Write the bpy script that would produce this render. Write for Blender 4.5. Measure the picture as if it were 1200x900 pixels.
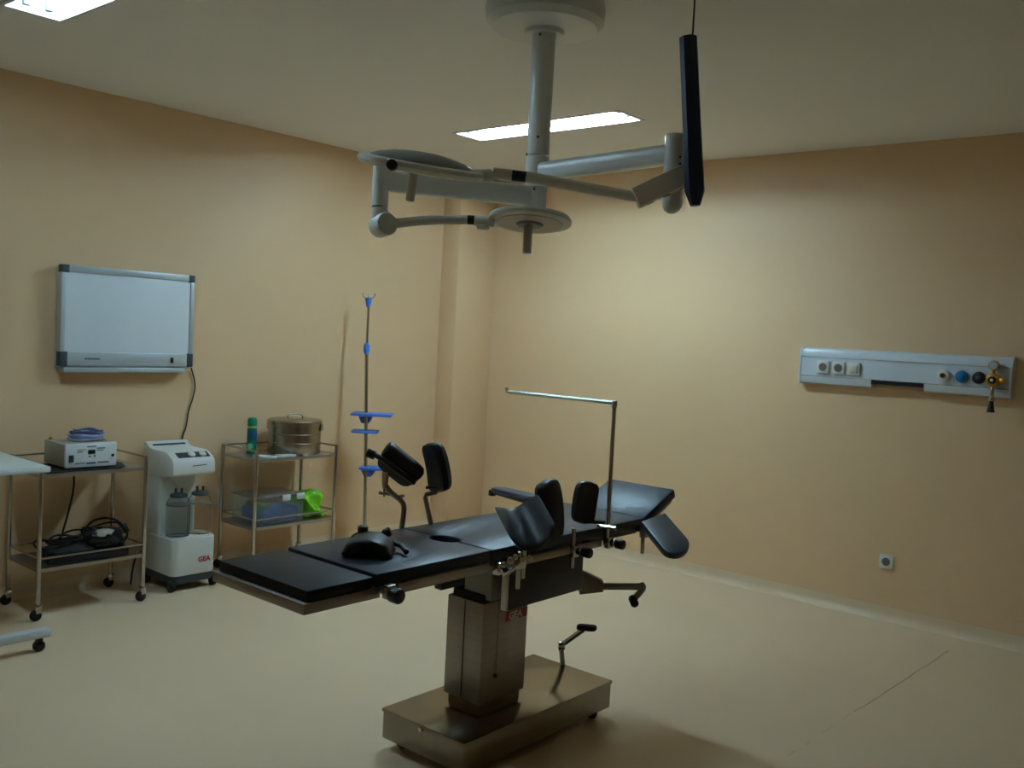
import bpy, bmesh, math, random
from mathutils import Vector, Matrix

random.seed(7)
for o in list(bpy.data.objects):
    bpy.data.objects.remove(o)
COL = bpy.context.scene.collection
SC = bpy.context.scene
V = Vector

# ------------------------------------------------------------------ camera
FPX = 1107.93
YAW, PITCH, ROLL = (math.radians(a) for a in (40.434, 3.0624, 2.9738))
CAM = V((0.0, 0.0, 1.575))
FW = V((-math.sin(YAW) * math.cos(PITCH), math.cos(YAW) * math.cos(PITCH), -math.sin(PITCH)))
_r = FW.cross(V((0, 0, 1))).normalized()
_u = _r.cross(FW)
RT = math.cos(ROLL) * _r + math.sin(ROLL) * _u
UP = -math.sin(ROLL) * _r + math.cos(ROLL) * _u
cd = bpy.data.cameras.new('camera')
cd.sensor_width = 36.0
cd.lens = FPX / 1200.0 * 36.0
cd.clip_start = 0.05
cam = bpy.data.objects.new('camera', cd)
COL.objects.link(cam)
m3 = Matrix((RT, UP, -FW)).transposed()
cam.matrix_world = Matrix.Translation(CAM) @ m3.to_4x4()
SC.camera = cam

# ------------------------------------------------------------------ world, exposure
wd = bpy.data.worlds.new('world')
SC.world = wd
wd.use_nodes = True
wd.node_tree.nodes['Background'].inputs[0].default_value = (0.5, 0.55, 0.6, 1)
wd.node_tree.nodes['Background'].inputs[1].default_value = 0.02
SC.view_settings.view_transform = 'Standard'
SC.view_settings.look = 'None'
SC.view_settings.gamma = 1.0
SC.view_settings.use_curve_mapping = False
SC.view_settings.exposure = 1.15
TUBE_POWER = 51.0
TUBE_COLOR = (0.58, 0.865, 1.05)

# ------------------------------------------------------------------ pixel -> place helpers
def ray(x, y):
    return (x - 600) / FPX * RT - (y - 450) / FPX * UP + FW
def PD(x, y, d): return CAM + ray(x, y) * d
def PX(x, y, X):
    r = ray(x, y); return CAM + r * ((X - CAM.x) / r.x)
def PY(x, y, Y):
    r = ray(x, y); return CAM + r * ((Y - CAM.y) / r.y)
def PZ(x, y, Z):
    r = ray(x, y); return CAM + r * ((Z - CAM.z) / r.z)

# ------------------------------------------------------------------ materials
def S(r, g, b):
    f = lambda c: (c / 255 / 12.92) if c <= 10.31 else ((c / 255 + 0.055) / 1.055) ** 2.4
    return (f(r), f(g), f(b), 1)

def mat(name, col, rough=0.5, metal=0.0, var=0.04, scale=8.0, bump=0.0, bscale=60.0, spec=0.5, alpha=None,
        trans=0.0, emit=None, estr=0.0, coat=0.0, stretch=None, ior=1.45):
    m = bpy.data.materials.new(name)
    m.use_nodes = True
    nt = m.node_tree
    b = nt.nodes['Principled BSDF']
    b.inputs['Roughness'].default_value = rough
    b.inputs['Metallic'].default_value = metal
    b.inputs['Specular IOR Level'].default_value = spec
    b.inputs['IOR'].default_value = ior
    if trans: b.inputs['Transmission Weight'].default_value = trans
    if coat: b.inputs['Coat Weight'].default_value = coat
    if alpha is not None: b.inputs['Alpha'].default_value = alpha
    tc = nt.nodes.new('ShaderNodeTexCoord')
    mp = nt.nodes.new('ShaderNodeMapping')
    nt.links.new(tc.outputs['Object'], mp.inputs[0])
    if stretch: mp.inputs['Scale'].default_value = stretch
    n = nt.nodes.new('ShaderNodeTexNoise')
    n.inputs['Scale'].default_value = scale
    n.inputs['Detail'].default_value = 4
    nt.links.new(mp.outputs[0], n.inputs['Vector'])
    rp = nt.nodes.new('ShaderNodeValToRGB')
    rp.color_ramp.elements[0].position = 0.3
    rp.color_ramp.elements[1].position = 0.7
    c = V(col[:3])
    rp.color_ramp.elements[0].color = (*(c * (1 - var)), 1)
    rp.color_ramp.elements[1].color = (*[min(1, x) for x in c * (1 + var)], 1)
    nt.links.new(n.outputs['Fac'], rp.inputs[0])
    nt.links.new(rp.outputs[0], b.inputs['Base Color'])
    if bump:
        n2 = nt.nodes.new('ShaderNodeTexNoise')
        n2.inputs['Scale'].default_value = bscale
        nt.links.new(mp.outputs[0], n2.inputs['Vector'])
        bp = nt.nodes.new('ShaderNodeBump')
        bp.inputs['Strength'].default_value = bump
        bp.inputs['Distance'].default_value = 0.01
        nt.links.new(n2.outputs['Fac'], bp.inputs['Height'])
        nt.links.new(bp.outputs[0], b.inputs['Normal'])
    if emit:
        b.inputs['Emission Color'].default_value = (*emit, 1)
        b.inputs['Emission Strength'].default_value = estr
    return m

M = {}
M['wall'] = mat('wall_paint', S(227, 192, 150), 0.5, var=0.015, scale=1.5, bump=0.03, bscale=120)
M['ceil'] = mat('ceiling_paint', S(246, 242, 236), 0.8, var=0.02, scale=1.0, bump=0.02, bscale=90)
M['skirt'] = mat('vinyl_cove', S(226, 203, 170), 0.4, var=0.02)
M['white_metal'] = mat('white_enamel', S(228, 232, 232), 0.3, var=0.01)
M['reflector'] = mat('lamp_reflector', S(240, 244, 246), 0.35, var=0.005)
M['tube'] = mat('fluorescent_tube', (0.9, 0.95, 1, 1), 0.4, var=0, emit=TUBE_COLOR, estr=TUBE_POWER)
M['tube_weak'] = mat('aged_fluorescent_tube', (0.9, 0.95, 1, 1), 0.4, var=0, emit=TUBE_COLOR, estr=TUBE_POWER * 0.36)
M['holder'] = mat('lampholder_plastic', S(120, 128, 128), 0.5)
M['lamp_white'] = mat('lamp_arm_enamel', S(224, 226, 222), 0.28, var=0.01)
M['lamp_grey'] = mat('lamp_dome_grey', S(110, 120, 122), 0.35, var=0.02)
M['lamp_cover'] = mat('lamp_lens_plate', S(190, 182, 168), 0.3, var=0.02)
M['navy'] = mat('navy_sleeve', S(14, 38, 72), 0.4, var=0.1, scale=20)
M['black'] = mat('black_plastic', S(16, 17, 19), 0.4, var=0.1)
M['rubber'] = mat('black_rubber', S(20, 20, 21), 0.75, var=0.1)
M['leather'] = mat('black_vinyl_pad', S(15, 19, 26), 0.44, var=0.08, scale=20, bump=0.06, bscale=300)
M['mattress'] = mat('dark_mattress_vinyl', S(26, 40, 58), 0.42, var=0.06, scale=15, bump=0.05, bscale=350, spec=0.45)
M['mattress_leg'] = mat('black_mattress_vinyl', S(13, 16, 18), 0.55, var=0.06, scale=15, bump=0.05, bscale=350, spec=0.3)
M['steel'] = mat('brushed_steel', S(160, 152, 144), 0.4, metal=1.0, var=0.06, scale=6, stretch=(1, 1, 14))
M['base_steel'] = mat('base_steel', S(146, 138, 124), 0.2, metal=1.0, var=0.08, scale=5)
M['chrome'] = mat('chrome', S(205, 205, 200), 0.14, metal=1.0, var=0.02)
M['tube_steel'] = mat('trolley_tube_steel', S(192, 190, 184), 0.25, metal=1.0, var=0.03)
M['shelf_steel'] = mat('shelf_sheet_steel', S(178, 174, 166), 0.35, metal=1.0, var=0.05)
M['grey_paint'] = mat('grey_painted_metal', S(150, 146, 136), 0.5, var=0.04)
M['alu'] = mat('anodised_aluminium', S(190, 200, 204), 0.4, metal=0.3, var=0.02)
M['opal'] = mat('opal_screen', S(228, 238, 244), 0.25, var=0.01)
M['capgrey'] = mat('corner_cap_grey', S(62, 74, 80), 0.5)
M['unit_white'] = mat('bedhead_enamel', S(214, 224, 232), 0.22, var=0.01)
M['socket'] = mat('socket_plastic', S(226, 224, 214), 0.4, var=0.01)
M['dark_hole'] = mat('socket_recess', S(110, 106, 98), 0.7)
M['gasblue'] = mat('gas_blue', S(30, 120, 175), 0.35)
M['gasblack'] = mat('gas_black', S(30, 32, 36), 0.35)
M['brass'] = mat('yellow_brass', S(206, 150, 40), 0.3, metal=0.6)
M['suction'] = mat('suction_abs', S(216, 218, 214), 0.35, var=0.01)
M['suction_dark'] = mat('suction_base', S(52, 62, 68), 0.5)
M['panel_dark'] = mat('control_panel', S(40, 56, 70), 0.35)
M['glass'] = mat('clear_glass', (0.97, 0.99, 0.99, 1), 0.03, var=0, trans=1.0, ior=1.18)
M['clear_plastic'] = mat('clear_plastic', (0.9, 0.95, 0.95, 1), 0.15, var=0, trans=0.92, ior=1.15)
M['red'] = mat('red_print', S(176, 36, 40), 0.5)
M['print_grey'] = mat('grey_print', S(70, 84, 96), 0.5)
M['print_orange'] = mat('orange_print', S(205, 150, 90), 0.5)
M['print_blue'] = mat('blue_print', S(60, 120, 170), 0.5)
M['esu'] = mat('esu_case', S(220, 226, 226), 0.35, var=0.01)
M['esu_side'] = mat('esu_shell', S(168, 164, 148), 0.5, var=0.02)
M['bluecable'] = mat('blue_cable', S(70, 84, 140), 0.4)
M['violetcable'] = mat('pale_violet_cable', S(150, 160, 190), 0.3)
M['bluepl'] = mat('blue_plastic', S(74, 130, 226), 0.4, var=0.03)
M['green'] = mat('green_can', S(10, 110, 82), 0.35, var=0.05)
M['greencap'] = mat('green_cap', S(12, 135, 95), 0.4)
M['teal'] = mat('teal_band', S(14, 92, 128), 0.35)
M['palegreen'] = mat('pale_green_print', S(110, 180, 130), 0.4)
M['yellow'] = mat('yellow_ring', S(210, 190, 80), 0.4)
M['lime'] = mat('lime_plastic_bag', S(120, 205, 20), 0.35, var=0.18, scale=12, bump=0.3, bscale=18)
M['bluecloth'] = mat('blue_contents', S(54, 98, 168), 0.7, var=0.12, scale=10)
M['greencloth'] = mat('green_contents', S(80, 120, 60), 0.7, var=0.12)
M['paper'] = mat('white_paper', S(222, 228, 224), 0.7)
M['cloth'] = mat('black_cloth', S(24, 28, 28), 0.85, var=0.15, bump=0.2, bscale=40)
M['drum'] = mat('drum_steel', S(168, 160, 146), 0.27, metal=1.0, var=0.05, scale=5)
M['table_white'] = mat('table_laminate', S(196, 204, 198), 0.4, var=0.01)
M['table_leg'] = mat('table_base_enamel', S(206, 212, 216), 0.4, var=0.01)
M['wire'] = mat('dark_wire', S(44, 38, 32), 0.6)

def floor_material():
    m = mat('vinyl_floor', S(227, 201, 166), 0.4, var=0.03, scale=1.2)
    nt = m.node_tree
    b = nt.nodes['Principled BSDF']
    base = b.inputs['Base Color'].links[0].from_socket
    tc = nt.nodes.new('ShaderNodeTexCoord')
    sp = nt.nodes.new('ShaderNodeSeparateXYZ')
    nt.links.new(tc.outputs['Object'], sp.inputs[0])
    nz = nt.nodes.new('ShaderNodeTexNoise')
    nz.inputs['Scale'].default_value = 3.0
    nt.links.new(tc.outputs['Object'], nz.inputs['Vector'])
    # worn dirt line along the welded sheet joint (x = -1.43)
    def math_(op, a, b_):
        n = nt.nodes.new('ShaderNodeMath'); n.operation = op
        for i, q in enumerate((a, b_)):
            if isinstance(q, (int, float)): n.inputs[i].default_value = q
            else: nt.links.new(q, n.inputs[i])
        return n.outputs[0]
    wob = math_('MULTIPLY', math_('SUBTRACT', nz.outputs['Fac'], 0.5), 0.03)
    yy = math_('MULTIPLY', math_('SUBTRACT', sp.outputs['Y'], 3.5), 0.03)
    d = math_('ABSOLUTE', math_('SUBTRACT', math_('ADD', math_('ADD', sp.outputs['X'], 1.455), wob), yy), 0)
    line = math_('LESS_THAN', d, 0.0045)
    nz2 = nt.nodes.new('ShaderNodeTexNoise')
    nz2.inputs['Scale'].default_value = 9.0
    nt.links.new(tc.outputs['Object'], nz2.inputs['Vector'])
    patch = math_('ADD', math_('MULTIPLY', math_('GREATER_THAN', sp.outputs['Y'], 4.12), 0.7), math_('MULTIPLY', math_('GREATER_THAN', nz2.outputs['Fac'], 0.5), 0.3))
    rng = math_('MULTIPLY', math_('GREATER_THAN', sp.outputs['Y'], 3.3), math_('LESS_THAN', sp.outputs['Y'], 5.36))
    fac = math_('MULTIPLY', math_('MULTIPLY', math_('MULTIPLY', line, patch), rng), 0.5)
    mx = nt.nodes.new('ShaderNodeMixRGB')
    nt.links.new(fac, mx.inputs[0])
    nt.links.new(base, mx.inputs[1])
    mx.inputs[2].default_value = S(90, 76, 52)
    nt.links.new(mx.outputs[0], b.inputs['Base Color'])
    return m
M['floor'] = floor_material()

# ------------------------------------------------------------------ mesh helpers (all in world metres)
def box(bm, c, size, bevel=0.0, rot=None, seg=2):
    r = bmesh.ops.create_cube(bm, size=1.0)
    vs = r['verts']
    mt = Matrix.Translation(V(c)) @ (rot.to_4x4() if rot else Matrix()) @ Matrix.Diagonal((*size, 1))
    bmesh.ops.transform(bm, matrix=mt, verts=vs)
    if bevel > 0:
        es = list({e for v in vs for e in v.link_edges})
        bmesh.ops.bevel(bm, geom=es, offset=bevel, segments=seg, affect='EDGES', profile=0.5, clamp_overlap=True)
    return bm

def bx(x0, x1, y0, y1, z0, z1, bevel=0.0, bm=None):
    bm = bm or bmesh.new()
    return box(bm, ((x0 + x1) / 2, (y0 + y1) / 2, (z0 + z1) / 2), (abs(x1 - x0), abs(y1 - y0), abs(z1 - z0)), bevel)

def tube(pts, r, seg=12, bm=None, closed=False):
    bm = bm or bmesh.new()
    pts = [V(p) for p in pts]
    n = len(pts)
    rs = r if isinstance(r, (list, tuple)) else [r] * n
    rings = []
    t0 = (pts[1] - pts[0]).normalized()
    ref = V((0, 0, 1)) if abs(t0.z) < 0.9 else V((1, 0, 0))
    nrm = (ref - t0 * ref.dot(t0)).normalized()
    for i in range(n):
        if closed:
            t = (pts[(i + 1) % n] - pts[i - 1]).normalized()
        else:
            a = pts[max(i - 1, 0)]; b = pts[min(i + 1, n - 1)]
            t = (b - a).normalized()
        nrm = (nrm - t * nrm.dot(t)).normalized()
        bn = t.cross(nrm)
        rings.append([bm.verts.new(pts[i] + (math.cos(2 * math.pi * k / seg) * nrm + math.sin(2 * math.pi * k / seg) * bn) * rs[i]) for k in range(seg)])
    for i in range(n if closed else n - 1):
        A, B = rings[i], rings[(i + 1) % n]
        for k in range(seg):
            bm.faces.new((A[k], A[(k + 1) % seg], B[(k + 1) % seg], B[k]))
    if not closed:
        bm.faces.new(rings[0][::-1]); bm.faces.new(rings[-1])
    return bm

def smooth_path(pts, n=6):
    pts = [V(p) for p in pts]
    out = []
    for i in range(len(pts) - 1):
        p0 = pts[max(i - 1, 0)]; p1 = pts[i]; p2 = pts[i + 1]; p3 = pts[min(i + 2, len(pts) - 1)]
        for k in range(n):
            t = k / n
            out.append(0.5 * ((2 * p1) + (p2 - p0) * t + (2 * p0 - 5 * p1 + 4 * p2 - p3) * t * t + (-p0 + 3 * p1 - 3 * p2 + p3) * t ** 3))
    out.append(pts[-1])
    return out

def lathe(prof, c, axis=(0, 0, 1), seg=32, bm=None):
    """prof: list of (radius, height along axis)"""
    bm = bm or bmesh.new()
    ax = V(axis).normalized()
    ref = V((1, 0, 0)) if abs(ax.x) < 0.8 else V((0, 1, 0))
    u = (ref - ax * ref.dot(ax)).normalized()
    w = ax.cross(u)
    c = V(c)
    rings = []
    for r, h in prof:
        if r < 1e-6:
            rings.append([bm.verts.new(c + ax * h)])
        else:
            rings.append([bm.verts.new(c + ax * h + (math.cos(2 * math.pi * k / seg) * u + math.sin(2 * math.pi * k / seg) * w) * r) for k in range(seg)])
    for A, B in zip(rings, rings[1:]):
        if len(A) == 1 and len(B) == 1: continue
        for k in range(seg):
            k2 = (k + 1) % seg
            if len(A) == 1: bm.faces.new((A[0], B[k2], B[k]))
            elif len(B) == 1: bm.faces.new((A[k], A[k2], B[0]))
            else: bm.faces.new((A[k], A[k2], B[k2], B[k]))
    if len(rings[0]) > 1: bm.faces.new(rings[0][::-1])
    if len(rings[-1]) > 1: bm.faces.new(rings[-1])
    bmesh.ops.recalc_face_normals(bm, faces=bm.faces)
    return bm

def cyl(a, b, r, seg=20, bev=0.0, bm=None):
    a, b = V(a), V(b)
    L = (b - a).length
    prof = [(r, 0), (r, L)] if bev == 0 else [(r - bev, 0), (r - bev * .3, bev * .3), (r, bev), (r, L - bev), (r - bev * .3, L - bev * .3), (r - bev, L)]
    return lathe(prof, a, (b - a), seg, bm)

def prism(outline, ext, bevel=0.0, bm=None):
    """outline: 3D points of a planar polygon; ext: extrusion vector"""
    bm = bm or bmesh.new()
    e = V(ext)
    a = [bm.verts.new(V(p)) for p in outline]
    b = [bm.verts.new(V(p) + e) for p in outline]
    n = len(a)
    fs = [bm.faces.new(a[::-1]), bm.faces.new(b)]
    for i in range(n):
        fs.append(bm.faces.new((a[i], a[(i + 1) % n], b[(i + 1) % n], b[i])))
    bmesh.ops.recalc_face_normals(bm, faces=fs)
    if bevel:
        es = [ed for ed in bm.edges if ed.calc_face_angle(0) > 0.5 and (ed.verts[0] in a or ed.verts[0] in b)]
        bmesh.ops.bevel(bm, geom=es, offset=bevel, segments=2, affect='EDGES', profile=0.5, clamp_overlap=True)
    return bm

def pad(c, L, N, w, l, sag=0.0, t=0.03, endpow=5.0, nu=12, nv=16, taper=1.0, bend=0.0):
    """padded shell: length along L, hollow facing N; sag = gutter depth, bend = bow along the length"""
    bm = bmesh.new()
    c = V(c); L = V(L).normalized(); N = V(N); N = (N - L * N.dot(L)).normalized(); W = L.cross(N)
    rings = []
    vs = [-1 + 2 * i / nv for i in range(nv + 1)]
    vs = [math.copysign(abs(v) ** 0.6, v) for v in vs]
    for v in vs:
        k = max(0.0, 1 - abs(v) ** endpow) ** 0.5
        k = 0.25 + 0.75 * k
        wid = w / 2 * k * (1 + (taper - 1) * (v + 1) / 2)
        tt = t * (0.35 + 0.65 * k)
        ring = []
        for s in (1, -1):
            for i in range(nu + 1):
                u = (-1 + 2 * i / nu) * s
                thick = tt / 2 * max(0.0, 1 - abs(u) ** 6) ** 0.5
                p = c + L * (v * l / 2) + W * (u * wid) + N * (sag * (u * k) ** 2 + bend * v * v + s * thick)
                if abs(u) == 1 and s == -1: continue
                ring.append(bm.verts.new(p))
        rings.append(ring)
    n = len(rings[0])
    for A, B in zip(rings, rings[1:]):
        for k in range(n):
            bm.faces.new((A[k], A[(k + 1) % n], B[(k + 1) % n], B[k]))
    bm.faces.new(rings[0][::-1]); bm.faces.new(rings[-1])
    bmesh.ops.recalc_face_normals(bm, faces=bm.faces)
    return bm

def lump(c, size, seed=0, amp=0.25, sub=3, flat=True):
    bm = bmesh.new()
    bmesh.ops.create_icosphere(bm, subdivisions=sub, radius=1.0)
    rnd = random.Random(seed)
    ws = [(V((rnd.uniform(-1, 1), rnd.uniform(-1, 1), rnd.uniform(-1, 1))) * rnd.uniform(2, 7), rnd.uniform(0, 6)) for _ in range(9)]
    for v in bm.verts:
        p = v.co.copy()
        k = 1 + amp * sum(math.sin(w.dot(p) + f) for w, f in ws) / 5
        q = V((p.x * size[0], p.y * size[1], p.z * size[2])) * k
        if flat: q.z = max(q.z, -0.45 * size[2])
        v.co = V(c) + q
    return bm

# ------------------------------------------------------------------ object helpers
def _link(name, bm, m, off=V((0, 0, 0)), smooth=True):
    me = bpy.data.meshes.new(name)
    if off.length > 0:
        bmesh.ops.translate(bm, verts=bm.verts, vec=-off)
    bm.normal_update()
    bm.to_mesh(me); bm.free()
    me.materials.append(M[m] if isinstance(m, str) else m)
    if smooth:
        for p in me.polygons: p.use_smooth = True
        me.set_sharp_from_angle(angle=math.radians(35))
    o = bpy.data.objects.new(name, me)
    COL.objects.link(o)
    return o

def struct(name, bm, m, smooth=True):
    o = _link(name, bm, m, smooth=smooth); o['kind'] = 'structure'; return o

def tagit(o, label, cat, group=None):
    o['label'] = label; o['category'] = cat
    if group: o['group'] = group
    return o

BASE = {}
def thing(name, label, cat, base, group=None):
    o = bpy.data.objects.new(name, None)
    o.empty_display_size = 0.05
    COL.objects.link(o)
    o.location = base
    BASE[o] = V(base)
    return tagit(o, label, cat, group)

def single(name, bm, m, label, cat, base, group=None):
    b = V(base)
    o = _link(name, bm, m, b)
    o.location = b
    BASE[o] = b
    return tagit(o, label, cat, group)

def part(name, bm, m, parent, label=None):
    b = BASE[parent]
    o = _link(name, bm, m, b)
    o.parent = parent
    BASE[o] = b
    if label: o['label'] = label
    return o

def text_bm(s, origin, xdir, ydir, h, depth=0.0008):
    cu = bpy.data.curves.new('lettering', 'FONT')
    cu.body = s; cu.size = h / 0.73; cu.extrude = depth; cu.offset = 0.0016
    cu.resolution_u = 2
    ob = bpy.data.objects.new('lettering', cu)
    COL.objects.link(ob)
    dg = bpy.context.evaluated_depsgraph_get()
    me = bpy.data.meshes.new_from_object(ob.evaluated_get(dg))
    bm = bmesh.new(); bm.from_mesh(me)
    bpy.data.objects.remove(ob); bpy.data.curves.remove(cu); bpy.data.meshes.remove(me)
    x = V(xdir).normalized(); y = V(ydir).normalized(); z = x.cross(y)
    mt = Matrix((x, y, z)).transposed().to_4x4()
    mt.translation = V(origin)
    bmesh.ops.transform(bm, matrix=mt, verts=bm.verts)
    return bm

# ------------------------------------------------------------------ the room
XL, YB, H = -5.271, 5.68, 2.80
XR, YF = 2.2, -2.2
struct('floor', bx(XL - .1, XR + .1, YF - .1, YB + .1, -0.1, 0.0), 'floor')
struct('wall_left', bx(XL - .1, XL, YF, YB, 0, H + .15), 'wall')
struct('wall_back', bx(XL - .1, XR + .1, YB, YB + .1, 0, H + .15), 'wall')
struct('wall_right', bx(XR, XR + .1, YF, YB, 0, H + .15), 'wall')
struct('wall_front', bx(XL - .1, XR + .1, YF - .1, YF, 0, H + .15), 'wall')
struct('wall_pillar', bx(XL - .02, XL + .178, 5.265, YB + .02, 0, H, 0.006), 'wall')

FIX = [(-4.19, -2.97, 4.25, 4.485), (-4.165, -2.945, 1.585, 1.815)]
def ceiling():
    bm = bmesh.new()
    xs = sorted({XL - .1, XR + .1} | {f[0] for f in FIX} | {f[1] for f in FIX})
    ys = sorted({YF - .1, YB + .1} | {f[2] for f in FIX} | {f[3] for f in FIX})
    vv = {}
    def vert(x, y, z):
        if (x, y, z) not in vv: vv[(x, y, z)] = bm.verts.new((x, y, z))
        return vv[(x, y, z)]
    for i in range(len(xs) - 1):
        for j in range(len(ys) - 1):
            cx, cy = (xs[i] + xs[i + 1]) / 2, (ys[j] + ys[j + 1]) / 2
            if any(f[0] < cx < f[1] and f[2] < cy < f[3] for f in FIX): continue
            for z in (H, H + .02):
                bm.faces.new([vert(xs[i], ys[j], z), vert(xs[i], ys[j + 1], z), vert(xs[i + 1], ys[j + 1], z), vert(xs[i + 1], ys[j], z)])
    return bm
struct('ceiling', ceiling(), 'ceil', smooth=False)

def cove(p0, p1, n):
    """vinyl skirting rolled up the wall: p0->p1 along the wall foot, n into the room"""
    p0, p1, n = V(p0), V(p1), V(n)
    prof = [(0, 0.075), (0.004, 0.075), (0.005, 0.04), (0.009, 0.024), (0.018, 0.011), (0.032, 0.004), (0.05, 0.0015), (0.05, 0.0), (0, 0)]
    return prism([p0 + n * a + V((0, 0, b)) for a, b in prof], p1 - p0)
struct('baseboard_back', cove((XL + .178, YB, 0), (XR, YB, 0), (0, -1, 0)), 'skirt')
struct('baseboard_left', cove((XL, YF, 0), (XL, 5.265, 0), (1, 0, 0)), 'skirt')
struct('baseboard_pillar', cove((XL + .178, 5.265, 0), (XL + .178, YB, 0), (1, 0, 0)), 'skirt')

# ------------------------------------------------------------------ recessed fluorescent fixtures
def fixture(f, label, lamp='tube'):
    x0, x1, y0, y1 = f
    t = thing('ceiling_light', label, 'ceiling light', ((x0 + x1) / 2, (y0 + y1) / 2, H), 'recessed fluorescent ceiling lights')
    d = 0.085
    bm = bmesh.new()
    e = 0.004
    bx(x0 - e, x1 + e, y0 - e, y1 + e, H + d, H + d + .006, bm=bm)
    for a in ((x0 - e, x0 + .002, y0 - e, y1 + e), (x1 - .002, x1 + e, y0 - e, y1 + e), (x0, x1, y0 - e, y0 + .002), (x0, x1, y1 - .002, y1 + e)):
        bx(*a, H, H + d, bm=bm)
    part('housing', bm, 'reflector', t)
    bm = bmesh.new()
    w = 0.014
    for a in ((x0 - w, x0 + .004, y0 - w, y1 + w), (x1 - .004, x1 + w, y0 - w, y1 + w), (x0, x1, y0 - w, y0 + .004), (x0, x1, y1 - .004, y1 + w)):
        bx(*a, H - .005, H, bm=bm)
    part('trim_frame', bm, 'white_metal', t)
    for k in (-1, 1):
        y = (y0 + y1) / 2 + k * .045
        tb = part('fluorescent_tube', cyl((x0 + .05, y, H + .035), (x1 - .05, y, H + .035), 0.013, 14), lamp, t)
        for xx in (x0 + .05, x1 - .05):
            part('lampholder', bx(xx - .014, xx + .014, y - .014, y + .014, H + .008, H + d, 0.003), 'holder', t)
    return t
fixture(FIX[0], 'lit recessed ceiling light behind the surgical lamp column')
fixture(FIX[1], 'lit recessed ceiling light at the top left corner of the photo', 'tube_weak')

# ------------------------------------------------------------------ X-ray film viewer on the left wall
def film_viewer():
    y0, y1, z0, z1 = 2.303, 3.096, 1.245, 1.822
    xf = XL + 0.082
    t = thing('film_viewer', 'white X-ray film viewing box hung on the left wall', 'light box', (XL, (y0 + y1) / 2, z0))
    part('housing', bx(XL, xf - .012, y0 + .006, y1 - .006, z0 + .012, z1 - .006, .006), 'alu', t)
    part('screen', bx(xf - .02, xf - .006, y0 + .02, y1 - .02, z0 + .09, z1 - .03, .001), 'opal', t)
    part('top_rail', bx(xf - .03, xf + .002, y0 + .03, y1 - .03, z1 - .038, z1, .004), 'alu', t)
    for a, b in ((y0, y0 + .026), (y1 - .026, y1)):
        part('side_rail', bx(xf - .03, xf, a, b, z0 + .1, z1 - .036, .004), 'alu', t)
    pl = part('control_strip', bx(xf - .03, xf + .004, y0 + .036, y1 - .036, z0 + .028, z0 + .104, .004), 'alu', t)
    part('film_ledge', bx(XL + .01, xf + .006, y0 + .02, y1 - .05, z0 - .008, z0 + .02, .006), 'alu', t)
    for a, b in ((y0 - .001, y0 + .04), (y1 - .04, y1 + .001)):
        part('corner_cap', bx(xf - .045, xf + .006, a, b, z0 + .026, z0 + .106, .004), 'capgrey', t)
        part('corner_cap', bx(xf - .045, xf + .004, a, b, z1 - .042, z1 + .001, .004), 'capgrey', t)
    part('rocker_switch', bx(xf, xf + .009, y1 - .145, y1 - .128, z0 + .05, z0 + .082, .002), 'black', pl)
    bm = bmesh.new()
    y = y0 + .135
    for w in (.013, .009, .01, .008, .012, .01, .008):      # small printed mark, too small to read
        bx(xf + .003, xf + .0046, y, y + w, z0 + .063, z0 + .072, bm=bm); y += w + .0025
    part('printed_mark', bm, 'print_grey', pl)
    pts = [PX(*p, XL + .012) for p in ((224, 431), (228.5, 450), (226, 466), (221, 482), (218, 500), (213, 520))]
    pts.append(V((XL + .012, pts[-1].y + .02, .5)))
    part('power_cord', tube(smooth_path(pts, 5), .0045, 8), 'wire', t)
film_viewer()

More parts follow.
